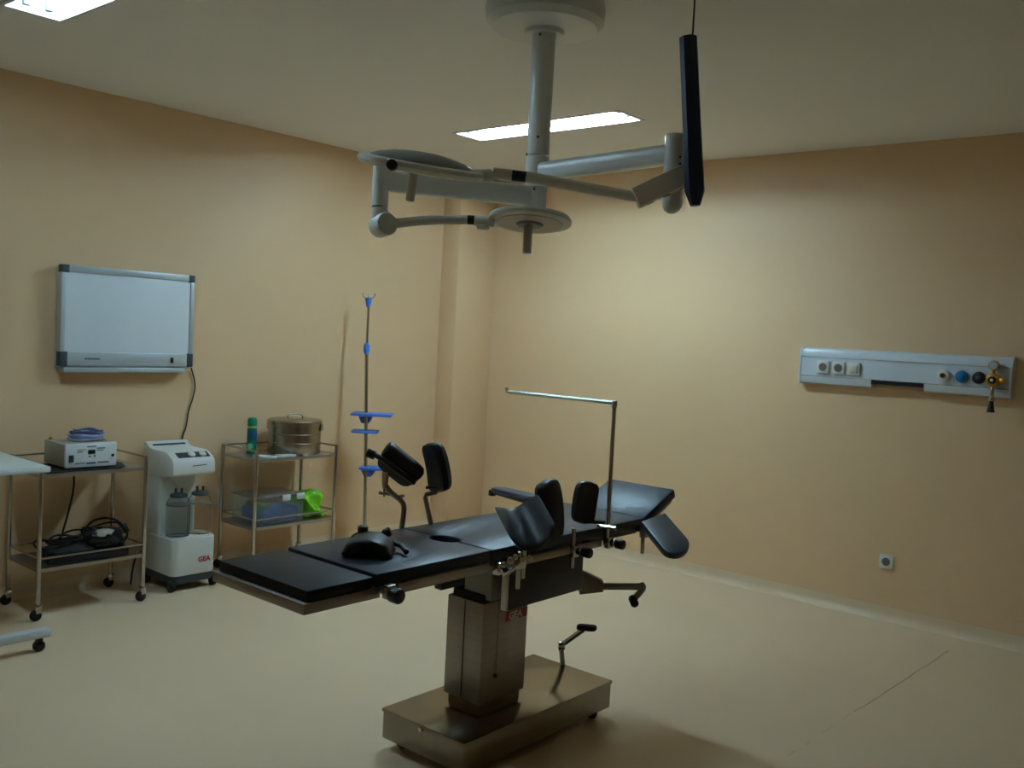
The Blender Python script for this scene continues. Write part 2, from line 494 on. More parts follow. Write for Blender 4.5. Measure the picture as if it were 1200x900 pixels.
# ------------------------------------------------------------------ bed-head supply unit on the back wall
def bedhead():
    F = 0.066
    yf = YB - F
    a = PY(938, 407, yf); b = PY(936, 448.5, yf); c = PY(1184, 418, yf)
    x0, x1 = a.x, PY(1186, 440, yf).x
    z1 = (a.z + c.z) / 2 ; z0 = z1 - .222
    t = thing('bedhead_unit', 'long pale blue white medical supply unit on the back wall', 'supply unit', ((x0 + x1) / 2, YB, z0))
    def run(prof, xa, xb): return prism([V((xa, YB - d, z)) for d, z in prof], (xb - xa, 0, 0))
    part('top_cover', run([(0, z1), (.03, z1), (.05, z1 - .012), (F, z1 - .05), (F, z1 - .056), (0, z1 - .056)], x0 + .012, x1 - .012), 'unit_white', t)
    part('middle_channel', run([(0, z1 - .059), (F - .002, z1 - .059), (F - .002, z0 + .05), (0, z0 + .05)], x0 + .012, x1 - .012), 'unit_white', t)
    low = [(0, z0 + .047), (F, z0 + .047), (F, z0 + .04), (F - .014, z0 + .006), (F - .03, z0), (0, z0)]
    g0, g1 = PY(1020, 455, yf).x, PY(1082, 458, yf).x
    part('lower_cover', run(low, x0 + .012, g0), 'unit_white', t)
    part('lower_cover', run(low, g1, x1 - .012), 'unit_white', t)
    part('cable_slot', run([(0, z0 + .047), (F - .004, z0 + .047), (F - .004, z0 + .024), (0, z0 + .024)], g0, g1), 'gasblack', t)
    for xa in (x0, x1 - .012):
        part('end_cap', run([(0, z1 + .003), (.034, z1 + .003), (.053, z1 - .011), (F + .003, z1 - .05), (F + .003, z0 + .04), (F - .012, z0 + .003), (F - .03, z0 - .003), (0, z0 - .003)], xa, xa + .012), 'unit_white', t)
    zc = (z1 - .059 + z0 + .05) / 2
    for i, px in enumerate((965, 983, 1001)):
        p = PY(px, 430, yf)
        s = part('socket', bx(p.x - .038, p.x + .038, yf - .012, yf + .001, zc - .038, zc + .038, .004), 'socket', t)
        if i < 2:
            part('socket_well', lathe([(.0, .004), (.019, .004), (.021, 0.0), (.024, 0.0), (.024, -.003)], (p.x, yf - .0125, zc), (0, 1, 0), 24), 'dark_hole', s)
        else:
            part('rocker', bx(p.x - .024, p.x + .024, yf - .017, yf - .010, zc - .024, zc + .024, .003), 'socket', s)
    for px, m1, m2, lab in ((1106, 'socket', 'gasblack', 'white gas outlet with dark centre'), (1128, 'gasblue', 'gasblue', 'blue gas outlet'), (1148, 'gasblack', 'capgrey', 'black gas outlet')):
        p = PY(px, 439, yf)
        g = part('gas_outlet', cyl((p.x, yf + .001, zc - .005), (p.x, yf - .022, zc - .005), .034, 28, .005), m1, t, lab)
        part('outlet_core', cyl((p.x, yf - .02, zc - .005), (p.x, yf - .03, zc - .005), .014, 20, .002), m2, g)
    # regulator plugged into the last outlet
    p = PY(1163, 440, yf - .05)
    x, y, z = p.x, p.y, zc - .012
    r = thing('suction_regulator', 'small yellow brass pressure regulator plugged into the wall supply unit', 'regulator', (x, yf, z))
    part('body', cyl((x, yf + .002, z), (x, yf - .05, z), .036, 24, .006), 'brass', r)
    part('side_knob', cyl((x + .03, yf - .03, z), (x + .062, yf - .03, z), .017, 18, .004), 'brass', r)
    part('dial_centre', cyl((x, yf - .048, z), (x, yf - .058, z), .02, 20, .003), 'gasblack', r)
    part('dial_pin', cyl((x, yf - .056, z), (x, yf - .062, z), .008, 14, .001), 'socket', r)
    part('gauge_neck', cyl((x, yf - .03, z + .02), (x, yf - .03, z + .065), .008, 14), 'brass', r)
    g = part('gauge', cyl((x, yf - .015, z + .08), (x, yf - .045, z + .08), .027, 24, .004), 'brass', r)
    part('gauge_face', cyl((x, yf - .044, z + .08), (x, yf - .047, z + .08), .021, 24), 'alu', g)
    part('stem', cyl((x, yf - .03, z - .03), (x, yf - .03, z - .10), .012, 16, .002), 'chrome', r)
    part('collar', cyl((x, yf - .03, z - .095), (x, yf - .03, z - .115), .018, 18, .003), 'chrome', r)
    part('hose_nozzle', lathe([(.0, 0), (.011, 0), (.013, -.02), (.021, -.062), (.0, -.064)], (x, yf - .03, z - .113), (0, 0, 1), 18), 'gasblack', r)
bedhead()

# ------------------------------------------------------------------ low wall socket
def wall_socket():
    p = PY(1039, 658, YB)
    x, z = p.x, p.z
    t = thing('wall_socket', 'small white power socket low on the back wall', 'socket', (x, YB, z - .04))
    pl = part('plate', bx(x - .041, x + .041, YB - .012, YB, z - .041, z + .041, .004), 'socket', t)
    part('socket_well', lathe([(.0, .004), (.018, .004), (.02, 0.0), (.024, 0.0), (.024, -.003)], (x, YB - .0125, z), (0, 1, 0), 24), 'dark_hole', pl)
wall_socket()

# ------------------------------------------------------------------ surgical lamp
def surgical_lamp():
    cx, cy = -2.269, 2.743
    D0 = (V((cx, cy, 2.3)) - CAM).dot(FW)
    t = thing('surgical_lamp', 'white double headed surgical lamp hanging from the ceiling over the table', 'surgical lamp', (cx, cy, H))
    part('ceiling_canopy', lathe([(0, 0), (.215, 0), (.222, -.03), (.218, -.075), (.195, -.098), (.075, -.105), (.07, -.12), (0, -.12)], (cx, cy, H), seg=56), 'lamp_white', t)
    part('column', lathe([(0, 2.70), (.044, 2.70), (.043, 2.5), (.042, 2.24), (0, 2.24)], (cx, cy, 0), seg=32), 'lamp_white', t)
    for zz, ang in ((2.67, 200), (2.67, 290), (2.30, 305), (2.24, 235), (2.11, 300)):
        a = math.radians(ang)
        d = V((math.cos(a), math.sin(a), 0))
        c = V((cx, cy, zz)) + d * .041
        part('column_screw', cyl(c, c + d * .004, .005, 10), 'capgrey', t)
    hubA = part('arm_hub', lathe([(0, 2.235), (.043, 2.235), (.043, 2.12), (0, 2.12)], (cx, cy, 0), seg=32), 'lamp_white', t)
    hubB = part('arm_hub', lathe([(0, 2.118), (.041, 2.118), (.041, 2.035), (.036, 2.025), (0, 2.025)], (cx, cy, 0), seg=32), 'lamp_white', t)
    Z = V((0, 0, 1))
    def flat_arm(a, b, h0, h1, w):
        a, b = V(a), V(b)
        d = (b - a).normalized(); s = d.cross(Z).normalized()
        bm = bmesh.new()
        rings = []
        for p, hh in ((a, h0), (b, h1)):
            ring = []
            for k in range(20):
                an = 2 * math.pi * k / 20
                ca, sa = math.cos(an), math.sin(an)
                ring.append(bm.verts.new(p + s * (w / 2) * math.copysign(abs(ca) ** .55, ca) + Z * (hh / 2) * math.copysign(abs(sa) ** .55, sa)))
            rings.append(ring)
        for k in range(20):
            bm.faces.new((rings[0][k], rings[0][(k + 1) % 20], rings[1][(k + 1) % 20], rings[1][k]))
        bm.faces.new(rings[0][::-1]); bm.faces.new(rings[1])
        bmesh.ops.recalc_face_normals(bm, faces=bm.faces)
        return bm
    # right hand horizontal arm with its drop post
    zA = 2.178
    eA = PZ(791, 180.5, zA)
    part('support_arm', flat_arm((cx, cy, zA), eA, .066, .066, .058), 'lamp_white', t)
    dA = (eA - CAM).dot(FW)
    top = PD(793, 158, dA); bot = PD(788, 250, dA)
    part('drop_post', lathe([(0, 0), (.012, .002), (.023, .009), (.031, .020), (.034, .036), (.034, (top.z - bot.z) - .004), (.031, (top.z - bot.z)), (0, (top.z - bot.z))], (eA.x, eA.y, bot.z), seg=28), 'lamp_white', t)
    for py in (184, 192):
        q = PD(797, py, dA - .034)
        part('post_screw', cyl(q, q - FW * .004, .004, 10), 'capgrey', t)
    # knuckle block on the post
    a = PD(744, 233, dA - .055); b = PD(808, 203, dA - .055)
    d = (b - a).normalized(); n = d.cross(FW).normalized(); f2 = d.cross(n)
    rot = Matrix((d, n, f2)).transposed()
    bm = bmesh.new(); box(bm, (a + b) / 2, ((b - a).length, .066, .05), .006, rot)
    blk = part('knuckle_block', bm, 'lamp_white', t)
    for k in (.2, .5, .8):
        c = a.lerp(b, k) + (n if n.z < 0 else -n) * .0335
        part('adjust_slot', box(bmesh.new(), c, (.022, .003, .012), 0, rot), 'gasblack', blk)
    # thin spring arm running left to the large head
    dL = dA - .02
    A0 = PD(752, 232, dA - .055); A1 = PD(617, 207.5, dL)
    part('spring_arm', tube([A0, A0.lerp(A1, .5), A1], [.016, .0175, .019], 18), 'lamp_white', t)
    j1 = PD(600, 205.5, dL); part('swivel_collar', tube([A1, j1], .0175, 20), 'navy', t)
    j2 = PD(578, 203, dL); part('swivel_sleeve', tube([j1, j2], .0185, 20), 'lamp_white', t)
    # large head: shallow dish seen nearly edge-on
    hc = PD(493, 196, dL)
    tipL = PD(420, 183, dL); tipR = PD(568, 209, dL)
    ax = (tipR - tipL).normalized()
    up = (UP - ax * UP.dot(ax)).normalized()
    nrm = (up * math.cos(math.radians(14)) - FW * math.sin(math.radians(14))).normalized()   # crown leans a little to the camera
    R = (tipR - tipL).length / 2
    hc = (tipL + tipR) / 2
    hd = part('large_lamp_head', lathe([(0, -.016), (R * .8, -.016), (R * .96, -.012), (R, .0), (R * .99, .012), (R * .93, .017), (0, .017)], hc, nrm, 64), 'lamp_white', t)
    part('dome_shell', lathe([(R * .86, .010), (R * .82, .018), (R * .68, .030), (R * .45, .041), (R * .2, .047), (0, .048)], hc, nrm, 48), 'lamp_grey', hd)
    part('light_lens', lathe([(0, -.0155), (R * .72, -.0155), (R * .74, -.011), (0, -.011)], hc, nrm, 48), 'lamp_cover', hd)
    part('sterile_handle', lathe([(0, -.112), (.012, -.112), (.0145, -.108), (.0145, -.03), (.02, -.012), (0, -.012)], hc - ax * .022, nrm, 20), 'lamp_cover', hd)
    kp = PD(460, 194.5, dL - R * .93)
    part('rim_knob', cyl(kp, kp - FW * .022, .0165, 22, .003), 'black', hd)
    part('head_yoke', tube([j2, j2.lerp(tipR, .4), PD(562, 206, dL), PD(548, 204, dL)], [.018, .021, .021, .016], 18), 'lamp_white', t)
    # left hand horizontal arm with its drop post
    zB = 2.088
    eB = PZ(447, 211, zB)
    part('support_arm', flat_arm((cx, cy, zB), eB, .075, .075, .058), 'lamp_white', t)
    dB = (eB - CAM).dot(FW)
    tp = PD(446.5, 196, dB); mid = PD(445, 242, dB); bt = PD(448, 264, dB)
    part('drop_post', tube([PD(447, 194, dB), mid], .029, 26), 'lamp_white', t)
    part('post_joint_ring', tube([mid, PD(444.8, 243.5, dB)], .0275, 24), 'gasblack', t)
    part('elbow_neck', tube([PD(444.8, 243.5, dB), PD(446, 256, dB), bt], [.029, .03, .026], 24), 'lamp_white', t)
    side = (RT * .55 - FW * .83).normalized()
    part('elbow_disc', cyl(bt - side * .035, bt + side * .045, .041, 30, .01), 'lamp_white', t)
    e1 = PD(548, 257.5, dB - .02)
    s0 = PD(452, 263, dB)
    part('spring_arm', tube(smooth_path([s0, s0.lerp(e1, .5) + V((0, 0, .006)), e1], 5), .0165, 18), 'lamp_white', t)
    e2 = PD(556, 258, dB - .02); part('swivel_collar', tube([e1, e2], .0165, 20), 'gasblack', t)
    e3 = PD(580, 260.5, dB - .02); part('swivel_sleeve', tube([e2, e3], .0185, 20), 'lamp_white', t)
    kn = PD(566, 267, dB - .02); part('sleeve_boss', cyl(kn + V((0, 0, .012)), kn - V((0, 0, .006)), .022, 20, .004), 'lamp_white', t)
    # small head: flat disc tipped so that its lens shows
    sc = PD(621, 259.5, dB - .02)
    R2 = 49.5 * (dB - .02) / FPX
    ax2 = (PD(669, 264.5, dB - .02) - PD(573, 257.5, dB - .02)).normalized()
    up2 = (UP - ax2 * UP.dot(ax2)).normalized()
    n2 = (up2 * math.cos(math.radians(5.5)) + FW * math.sin(math.radians(5.5))).normalized()
    sh = part('small_lamp_head', lathe([(0, -.008), (R2 * .9, -.008), (R2 * .985, -.004), (R2, .004), (R2 * .97, .014), (R2 * .8, .022), (R2 * .3, .03), (0, .03)], sc, n2, 56), 'lamp_white', t)
    part('light_lens', lathe([(0, -.0105), (R2 * .78, -.0105), (R2 * .8, -.007), (0, -.007)], sc, n2, 48), 'lamp_cover', sh)
    part('centre_boss', lathe([(0, -.02), (R2 * .28, -.017), (R2 * .33, -.010), (0, -.010)], sc, n2, 32), 'lamp_grey', sh)
    part('sterile_handle', cyl(PD(619, 264, dB - .03), PD(617.5, 297, dB - .03), .0155, 20, .004), 'lamp_cover', sh)
    return dA
dA = surgical_lamp()

# navy sleeve on a thin cord
def hanging_sleeve():
    d = dA - .13
    a = PD(806.5, 44, d); b = PD(814, 224, d); c = PD(814.8, 241, d)
    ctop = PD(811.5, 44, d)
    x = V((ctop.x, ctop.y, H))
    t = thing('hanging_sleeve', 'long narrow dark navy sleeve hanging on a cord right of the lamp', 'hanging sleeve', (x.x, x.y, H))
    r = .029
    part('sleeve', tube([a, a.lerp(b, .33), a.lerp(b, .66), b, c], [r * .98, r, r * 1.02, r * 1.1, r * .55], 8), 'navy', t)
    part('cord', tube([x, ctop.lerp(x, .5), ctop - V((0, 0, .01))], .003, 8), 'wire', t)
hanging_sleeve()

# ------------------------------------------------------------------ operating table
TX0, TX1 = -2.592, -2.140          # mattress sides
ZM = 0.82                          # mattress top
def operating_table():
    t = thing('operating_table', 'black padded operating table on a steel pedestal in mid room', 'operating table', (-2.355, 2.81, 0))
    xc = (TX0 + TX1) / 2
    # --- pedestal
    bp = part('base', bx(-2.565, -2.145, 2.365, 3.255, .040, .152, .006), 'base_steel', t)
    part('base_rim', bx(-2.569, -2.141, 2.361, 3.259, .141, .155, .004), 'base_steel', bp)
    for x in (-2.52, -2.19):
        for y in (2.43, 3.19):
            part('castor', cyl((x - .015, y, .022), (x + .015, y, .022), .022, 18, .004), 'rubber', bp)
    part('lock_screw', cyl((-2.36, 2.358, .137), (-2.36, 2.366, .137), .008, 12), 'chrome', bp)
    part('column_foot', bx(-2.448, -2.288, 2.590, 2.826, .150, .20, .004), 'base_steel', t)
    sh = part('column_shroud', bx(-2.462, -2.277, 2.578, 2.838, .190, .572, .004), 'steel', t)
    part('panel_joint', bx(-2.372, -2.369, 2.576, 2.58, .195, .568), 'gasblack', sh)
    part('panel_joint', bx(-2.279, -2.2755, 2.664, 2.666, .30, .568), 'grey_paint', sh)
    part('lock_knob', cyl((-2.279, 2.66, .285), (-2.268, 2.66, .285), .008, 14, .002), 'black', sh)
    part('bellows', bx(-2.45, -2.29, 2.59, 2.826, .565, .60, .008), 'rubber', t)
    part('upper_column', bx(-2.40, -2.262, 2.600, 2.826, .58, .742, .004), 'grey_paint', t)
    part('edge_strip', bx(-2.192, -2.166, 2.573, 2.584, .572, .745, .002), 'shelf_steel', t)
    # --- maker's plate on the column
    nm = part('name_plate', bx(-2.2775, -2.2745, 2.708, 2.832, .478, .519), 'red', t, 'red plate with white letters')
    part('plate_border', bx(-2.2755, -2.2740, 2.708, 2.832, .4755, .482), 'socket', nm)
    part('plate_lettering', text_bm('GEA', (-2.2745, 2.722, .486), (0, 1, 0), (0, 0, 1), .030), 'socket', nm)
    # --- side cover and crank
    part('side_cover', bx(-2.192, -2.165, 2.585, 3.035, .572, .742, .005), 'black', t)
    part('side_cover', bx(-2.545, -2.505, 2.585, 3.035, .572, .742, .005), 'black', t)
    dC = 3.90
    pl = [PD(679, 668, dC), PD(707, 681, dC), PD(707, 694, dC), PD(679, 697, dC)]
    part('crank_bracket', prism(pl, FW * .05, .003), 'grey_paint', t)
    part('crank_shaft', tube([PD(700, 687, dC + .02), PD(753, 687.5, dC + .02)], .0145, 14), 'grey_paint', t)
    ch = part('crank_handle', tube(smooth_path([PD(752, 685, dC + .02), PD(753, 690, dC), PD(742, 703, dC - .02)], 3), .013, 14), 'grey_paint', t)
    part('crank_grip', cyl(PD(741, 701, dC - .01), PD(744, 708, dC - .06), .017, 16, .004), 'rubber', ch)
    # --- frame
    zf0, zf1 = .748, .779
    part('leg_frame', bx(TX0 - .012, TX1 + .006, 1.648, 1.935, zf0 - .002, zf1, .003), 'steel', t)
    part('seat_frame', bx(TX0 + .03, TX1 - .03, 1.94, 2.44, zf0 + .004, zf1, .003), 'grey_paint', t)
    part('back_frame', bx(TX0 + .03, TX1 - .03, 2.45, 3.42, zf0 + .002, zf1, .003), 'black', t)
    part('under_tray', bx(TX0 + .05, TX1 - .05, 2.02, 2.62, .722, .75, .004), 'grey_paint', t)
    for x in (TX0 - .012, TX1 + .004):
        part('side_rail', bx(x, x + .010, 2.00, 2.43, .750, .780, .003), 'steel', t)
        part('side_rail', bx(x, x + .010, 2.52, 3.10, .744, .772, .003), 'steel', t)
    for y in (2.06, 2.38, 2.58, 3.04):
        part('rail_spacer', bx(TX1 - .035, TX1 + .008, y - .012, y + .012, .754, .772, .003), 'chrome', t)
    # --- mattress sections
    def cushion(y0, y1, z0, z1, notch0=False, notch1=False):
        pts = []
        rx, ry = .062, .045
        def arc(yc, sgn, rev):
            q = [V((xc + rx * math.cos(a), yc + sgn * ry * math.sin(a), z0)) for a in [math.pi * k / 14 for k in range(15)]]
            return q[::-1] if rev else q
        pts.append(V((TX0, y0, z0)))
        if notch0: pts += arc(y0, 1, True)
        pts.append(V((TX1, y0, z0))); pts.append(V((TX1, y1, z0)))
        if notch1: pts += arc(y1, -1, False)
        pts.append(V((TX0, y1, z0)))
        return prism(pts, (0, 0, z1 - z0), .007)
    part('leg_cushion', cushion(1.662, 1.912, .777, ZM - .006), 'mattress_leg', t)
    part('seat_cushion', cushion(1.922, 2.446, .777, ZM, notch1=True), 'mattress', t)
    part('back_cushion', cushion(2.450, 3.428, .777, ZM, notch0=True), 'mattress', t)
    ang = math.radians(23)
    rot = Matrix.Rotation(ang, 3, 'X')
    bm = bmesh.new(); L = .262
    hx = PY(711, 567, 3.64).x
    cen = V(((hx + TX1) / 2, 3.43, .80)) + rot @ V((0, L / 2, 0))
    box(bm, cen, (TX1 - hx, L, .042), .008, rot)
    hc = part('head_cushion', bm, 'mattress', t)
    bm = bmesh.new(); box(bm, cen + rot @ V((0, .0, -.033)), (TX1 - hx - .03, L - .03, .018), .003, rot)
    part('head_frame', bm, 'steel', hc)
    # --- rail clamps with black star knobs
    def clamp(y, z, rod=None, knob=True, kr=.02, yo=0.0, x=TX1 + .02, m='chrome'):
        c = part('rail_clamp', bx(x - .014, x + .014, y - .018, y + .018, z - .022, z + .022, .004), m, t)
        if knob:
            part('clamp_knob', cyl((x + .012, y + yo, z - .006), (x + .052, y + yo, z - .006), kr, 18, .006), 'black', c)
        if rod:
            part('clamp_rod', cyl((x, y - .008, rod[0]), (x, y - .008, rod[1]), .0085, 14, .002), 'tube_steel', c)
    clamp(1.957, .765, kr=.024, m='steel')
    clamp(2.47, .757, kr=.012, yo=.02)
    clamp(2.585, .76, rod=(.665, .80), knob=False)
    clamp(2.905, .755, rod=(.69, .845), yo=.04)
    clamp(3.135, .757, rod=None, yo=.035)
    clamp(3.40, .765, rod=(.675, .76), knob=False, m='steel')
    part('clamp_knob', cyl((TX1 + .0, 3.25, .738), (TX1 + .0, 3.25, .722), .024, 18, .005), 'black', t)
    part('clamp_lever', tube([PD(604, 666, 3.22), PD(590, 675, 3.2)], .006, 10), 'chrome', t)
    part('clamp_lever', tube([PD(700, 616, 3.72), PD(722, 619, 3.68)], [.006, .009], 10), 'chrome', t)
    for px, py, r in ((598, 656, .012), (590, 661, .010), (604, 652, .009), (621, 653, .010), (586, 668, .009)):
        q = PD(px, py, 3.24)
        part('clamp_bolt', cyl(q, q - FW * .025, r, 14, .003), 'chrome', t)
    # --- drape bow (screen frame)
    s = part('screen_post', tube([(TX1 + .02, 3.125, .74), (TX1 + .02, 3.122, 1.30), (TX1 + .018, 3.122, 1.318)], .0085, 14), 'tube_steel', t)
    part('screen_bar', tube([(TX1 + .024, 3.122, 1.321), (-2.672, 3.122, 1.319), (-2.684, 3.122, 1.322), (-2.690, 3.122, 1.336)], .0082, 14), 'chrome', s)
    part('screen_elbow', cyl((TX1 + .02, 3.122, 1.300), (TX1 + .02, 3.122, 1.331), .012, 16, .004), 'tube_steel', s)
    # --- foot pump pedal
    dp = 4.03
    pr = part('pedal_rod', cyl(PZ(659.5, 779, .152), PD(657.5, 758, dp), .011, 14), 'steel', t)
    part('pedal_joint', cyl(PD(654, 757, dp - .01), PD(662, 757, dp - .01), .018, 18, .004), 'chrome', pr)
    part('pedal_arm', tube([PD(658, 756, dp), PD(683, 738.5, dp - .06)], .0115, 14), 'chrome', pr)
    part('pedal_pad', pad(PD(687.5, 735.5, dp - .07), RT - FW * .4, V((0, 0, 1)), .05, .085, 0, .022), 'rubber', pr)
    # --- padded supports on the near side
    xs = TX1 + .01
    gt, gb = PD(604, 600, 3.40), PD(626, 641, 3.26)
    g = part('leg_gutter', pad((gt + gb) / 2, gb - gt, UP * .75 - FW * .66, .168, (gb - gt).length + .03, .068, .028, endpow=9, taper=1.0), 'leather', t, 'hollow black leg rest pad')
    part('gutter_post', cyl((xs + .01, 2.60, .70), (xs + .01, 2.60, .82), .010, 14), 'chrome', g)
    b2 = part('side_support', pad(V((xs - .03, 2.808, .912)), V((0, .2, -1)), V((-1, -.1, 0)), .135, .245, .012, .055, endpow=8, taper=1.12, bend=.012), 'leather', t)
    b3 = part('side_support', pad(V((xs - .03, 3.006, .928)), V((0, -.16, -1)), V((1, -.55, 0)), .108, .165, .010, .045, endpow=6, bend=.012), 'leather', t)
    part('support_bracket', tube([(xs - .03, 3.02, .85), (xs + .005, 3.10, .842), (xs + .012, 3.11, .76)], .009, 12), 'black', b3)
    # --- padded supports on the far side
    xf = TX0 - .03
    dF = (V((xf, 2.45, 1.0)) - CAM).dot(FW)
    q1, q2 = PD(452, 524, dF + .01), PD(494, 558, dF + .05)
    ax = (q2 - q1)
    g2 = part('leg_gutter', pad((q1 + q2) / 2, ax, -UP * .45 + FW * .8 - RT * .35, .118, ax.length, .055, .042, endpow=6), 'leather', t, 'black leg rest pad tilted on a bent rod')
    part('gutter_knob', cyl(PD(430, 530, dF), PD(440, 534, dF), .018, 16, .004), 'black', g2)
    part('gutter_strap', tube(smooth_path([PD(436, 531, dF), PD(448, 538, dF - .02), PD(464, 550, dF - .02), PD(486, 566, dF + .01)], 4), .0105, 12), 'leather', g2)
    part('gutter_clamp', tube([PD(452, 553, dF), PD(451, 573, dF)], [.014, .010], 12), 'chrome', g2)
    part('clamp_lever', tube([PD(444, 577, dF), PD(459, 580, dF)], [.008, .005], 10), 'steel', g2)
    part('clamp_screw', tube([PD(450.5, 571, dF), PD(450.5, 582, dF)], .005, 10), 'steel', g2)
    part('bent_rod', tube(smooth_path([PD(450, 566, dF), PD(458, 577, dF), PD(470, 587, dF), PD(473.5, 596, dF), PD(471, 618, dF), PD(470.2, 632, dF)], 5), .0105, 14), 'steel', g2)
    part('rod_screw', tube([PD(468, 582, dF), PD(473, 581, dF - .02)], .006, 10), 'steel', g2)
    c1, c2 = PD(509, 520, dF + .08), PD(519, 574, dF + .08)
    ax = c2 - c1
    b1 = part('side_support', pad((c1 + c2) / 2, ax, -RT * .8 - FW * .6, .125, ax.length + .012, .006, .05, endpow=7, bend=.012, taper=1.1), 'leather', t)
    part('support_rod', tube([PD(507, 634, dF + .08), PD(504.5, 612, dF + .08), PD(498.5, 583, dF + .08), PD(499.5, 579.5, dF + .08), PD(512, 576.5, dF + .08)], .0095, 14), 'steel', b1)
    part('support_lever', tube([PD(499, 571.5, dF + .06), PD(512, 570, dF + .06)], .006, 10), 'black', b1)
    # --- arm boards
    ea, eb = PD(752, 607.5, 3.98), PD(779, 603, 4.08)
    fa, fb = PD(782, 652, 3.72), PD(812, 634, 3.86)
    cs = (ea + eb) / 2; ce = (fa + fb) / 2
    W = ((eb - ea) + (fb - fa)).normalized(); Lx = (ce - cs).normalized()
    Nn = Lx.cross(W).normalized()
    if Nn.z < 0: Nn = -Nn
    wd_ = ((eb - ea).length + (fb - fa).length) / 4
    ln = (ce - cs).length
    out = []
    for k in range(13):
        a = -math.pi / 2 + math.pi * k / 12
        out.append(ce - Lx * wd_ * .55 + Lx * (wd_ * .85 * math.cos(a)) + W * (wd_ * math.sin(a)))
    out += [cs + W * wd_, cs - W * wd_]
    ab = part('arm_board', prism(out, -Nn * .03, .008), 'mattress', t, 'padded arm board angled down')
    part('arm_board_joint', tube([V((TX1 - .02, 3.39, .775)), cs - Nn * .03 + Lx * .06], .014, 14), 'black', ab)
    u0, u1 = V((TX0 + .01, 3.30, .826)), PD(577, 575.5, (V((-2.93, 3.3, .85)) - CAM).dot(FW))
    ua = (u1 - u0)
    fbm = pad((u0 + u1) / 2 + V((0, 0, .012)) + ua * .06, ua, V((0, 0, 1)), .10, ua.length * .8, 0, .026, endpow=6)
    fa_ = part('arm_board', fbm, 'mattress', t, 'far arm board reaching out from the table')
    part('arm_board_frame', tube([u0 - V((0, 0, .016)), u1 - V((0, 0, .004))], [.012, .009], 12), 'black', fa_)
    part('arm_board_knob', cyl(u1 + V((0, 0, .006)), u1 - V((0, 0, .022)), .018, 16, .005), 'black', fa_)
operating_table()

def lying_leg_rest():
    c = PZ(432, 640, ZM + .03)
    c = V((c.x - .01, c.y + .01, ZM + .034))
    L = V((.25, .9, 0)).normalized()
    t = thing('loose_leg_rest', 'loose black leg rest lying face down on the operating table', 'leg rest', (c.x, c.y, ZM))
    right = V((.76, .65, 0)); away = V((-.65, .76, 0))
    part('pad', pad(c + V((0, 0, .004)), away, V((0, 0, -1)), .170, .15, .030, .052, endpow=7), 'leather', t)
    k = c + away * .085
    part('bracket', box(bmesh.new(), k + V((0, 0, -.004)), (.09, .05, .05), .008, Matrix((right, away, V((0, 0, 1)))).transposed()), 'black', t)
    part('knob', cyl(k + right * -.035 + V((0, 0, .01)), k + right * -.035 + V((0, 0, .042)), .018, 16, .005), 'black', t)
    part('knob', cyl(k + right * .035 + V((0, 0, .015)), k + right * .06 + V((0, 0, .03)), .016, 16, .005), 'black', t)
    part('knob', cyl(k - right * .05 + V((0, 0, -.01)), k - right * .065 + V((0, 0, .012)), .014, 14, .004), 'black', t)
    part('lever', tube([k + right * .03 + V((0, 0, .0)), k + right * .10 + V((0, 0, -.012)) - away * .03, k + right * .125 - away * .08 + V((0, 0, -.022))], .009, 12), 'black', t)
lying_leg_rest()

# ------------------------------------------------------------------ trolleys
def trolley(label, x0, x1, y0, y1, zt, zl, ztop, rails_low):
    t = thing('instrument_trolley', label, 'trolley', ((x0 + x1) / 2, (y0 + y1) / 2, 0), 'steel two tier trolleys along the left wall')
    r = .0115
    for x in (x0, x1):
        for y in (y0, y1):
            part('leg', cyl((x, y, .075), (x, y, ztop), r, 14, .003), 'tube_steel', t)
            c = part('castor', bx(x - .012, x + .012, y - .016, y + .016, .035, .082, .004), 'chrome', t)
            part('wheel', cyl((x - .012, y - .01, .028), (x + .012, y - .01, .028), .028, 18, .005), 'rubber', c)
    for z in (zt, zl):
        bm = bmesh.new()
        bx(x0, x1, y0, y1, z - .004, z, bm=bm)
        for a in ((x0 - .003, x0 + .003, y0, y1), (x1 - .003, x1 + .003, y0, y1), (x0, x1, y0 - .003, y0 + .003), (x0, x1, y1 - .003, y1 + .003)):
            bx(*a, z - .017, z + .001, bm=bm)
        part('shelf', bm, 'shelf_steel', t)
    rr = .0055
    zr = ztop - .008
    part('top_rail', tube([(x1, y0, zr), (x0, y0, zr), (x0, y1, zr), (x1, y1, zr)], rr, 10), 'tube_steel', t)
    for (a, b) in (((x1, y0), (x1, y1)), ((x0, y0), (x0, y1)), ((x0, y0), (x1, y0)), ((x0, y1), (x1, y1))):
        part('lower_rail', cyl((*a, rails_low), (*b, rails_low), rr, 10), 'tube_steel', t)
    return t
trolley('steel two tier trolley carrying the white electrosurgical box', -5.20, -4.832, 2.068, 2.628, .742, .262, .805, .315)
trolley('steel two tier trolley carrying the round steel drum', -5.205, -4.842, 3.340, 3.950, .730, .312, .790, .360)

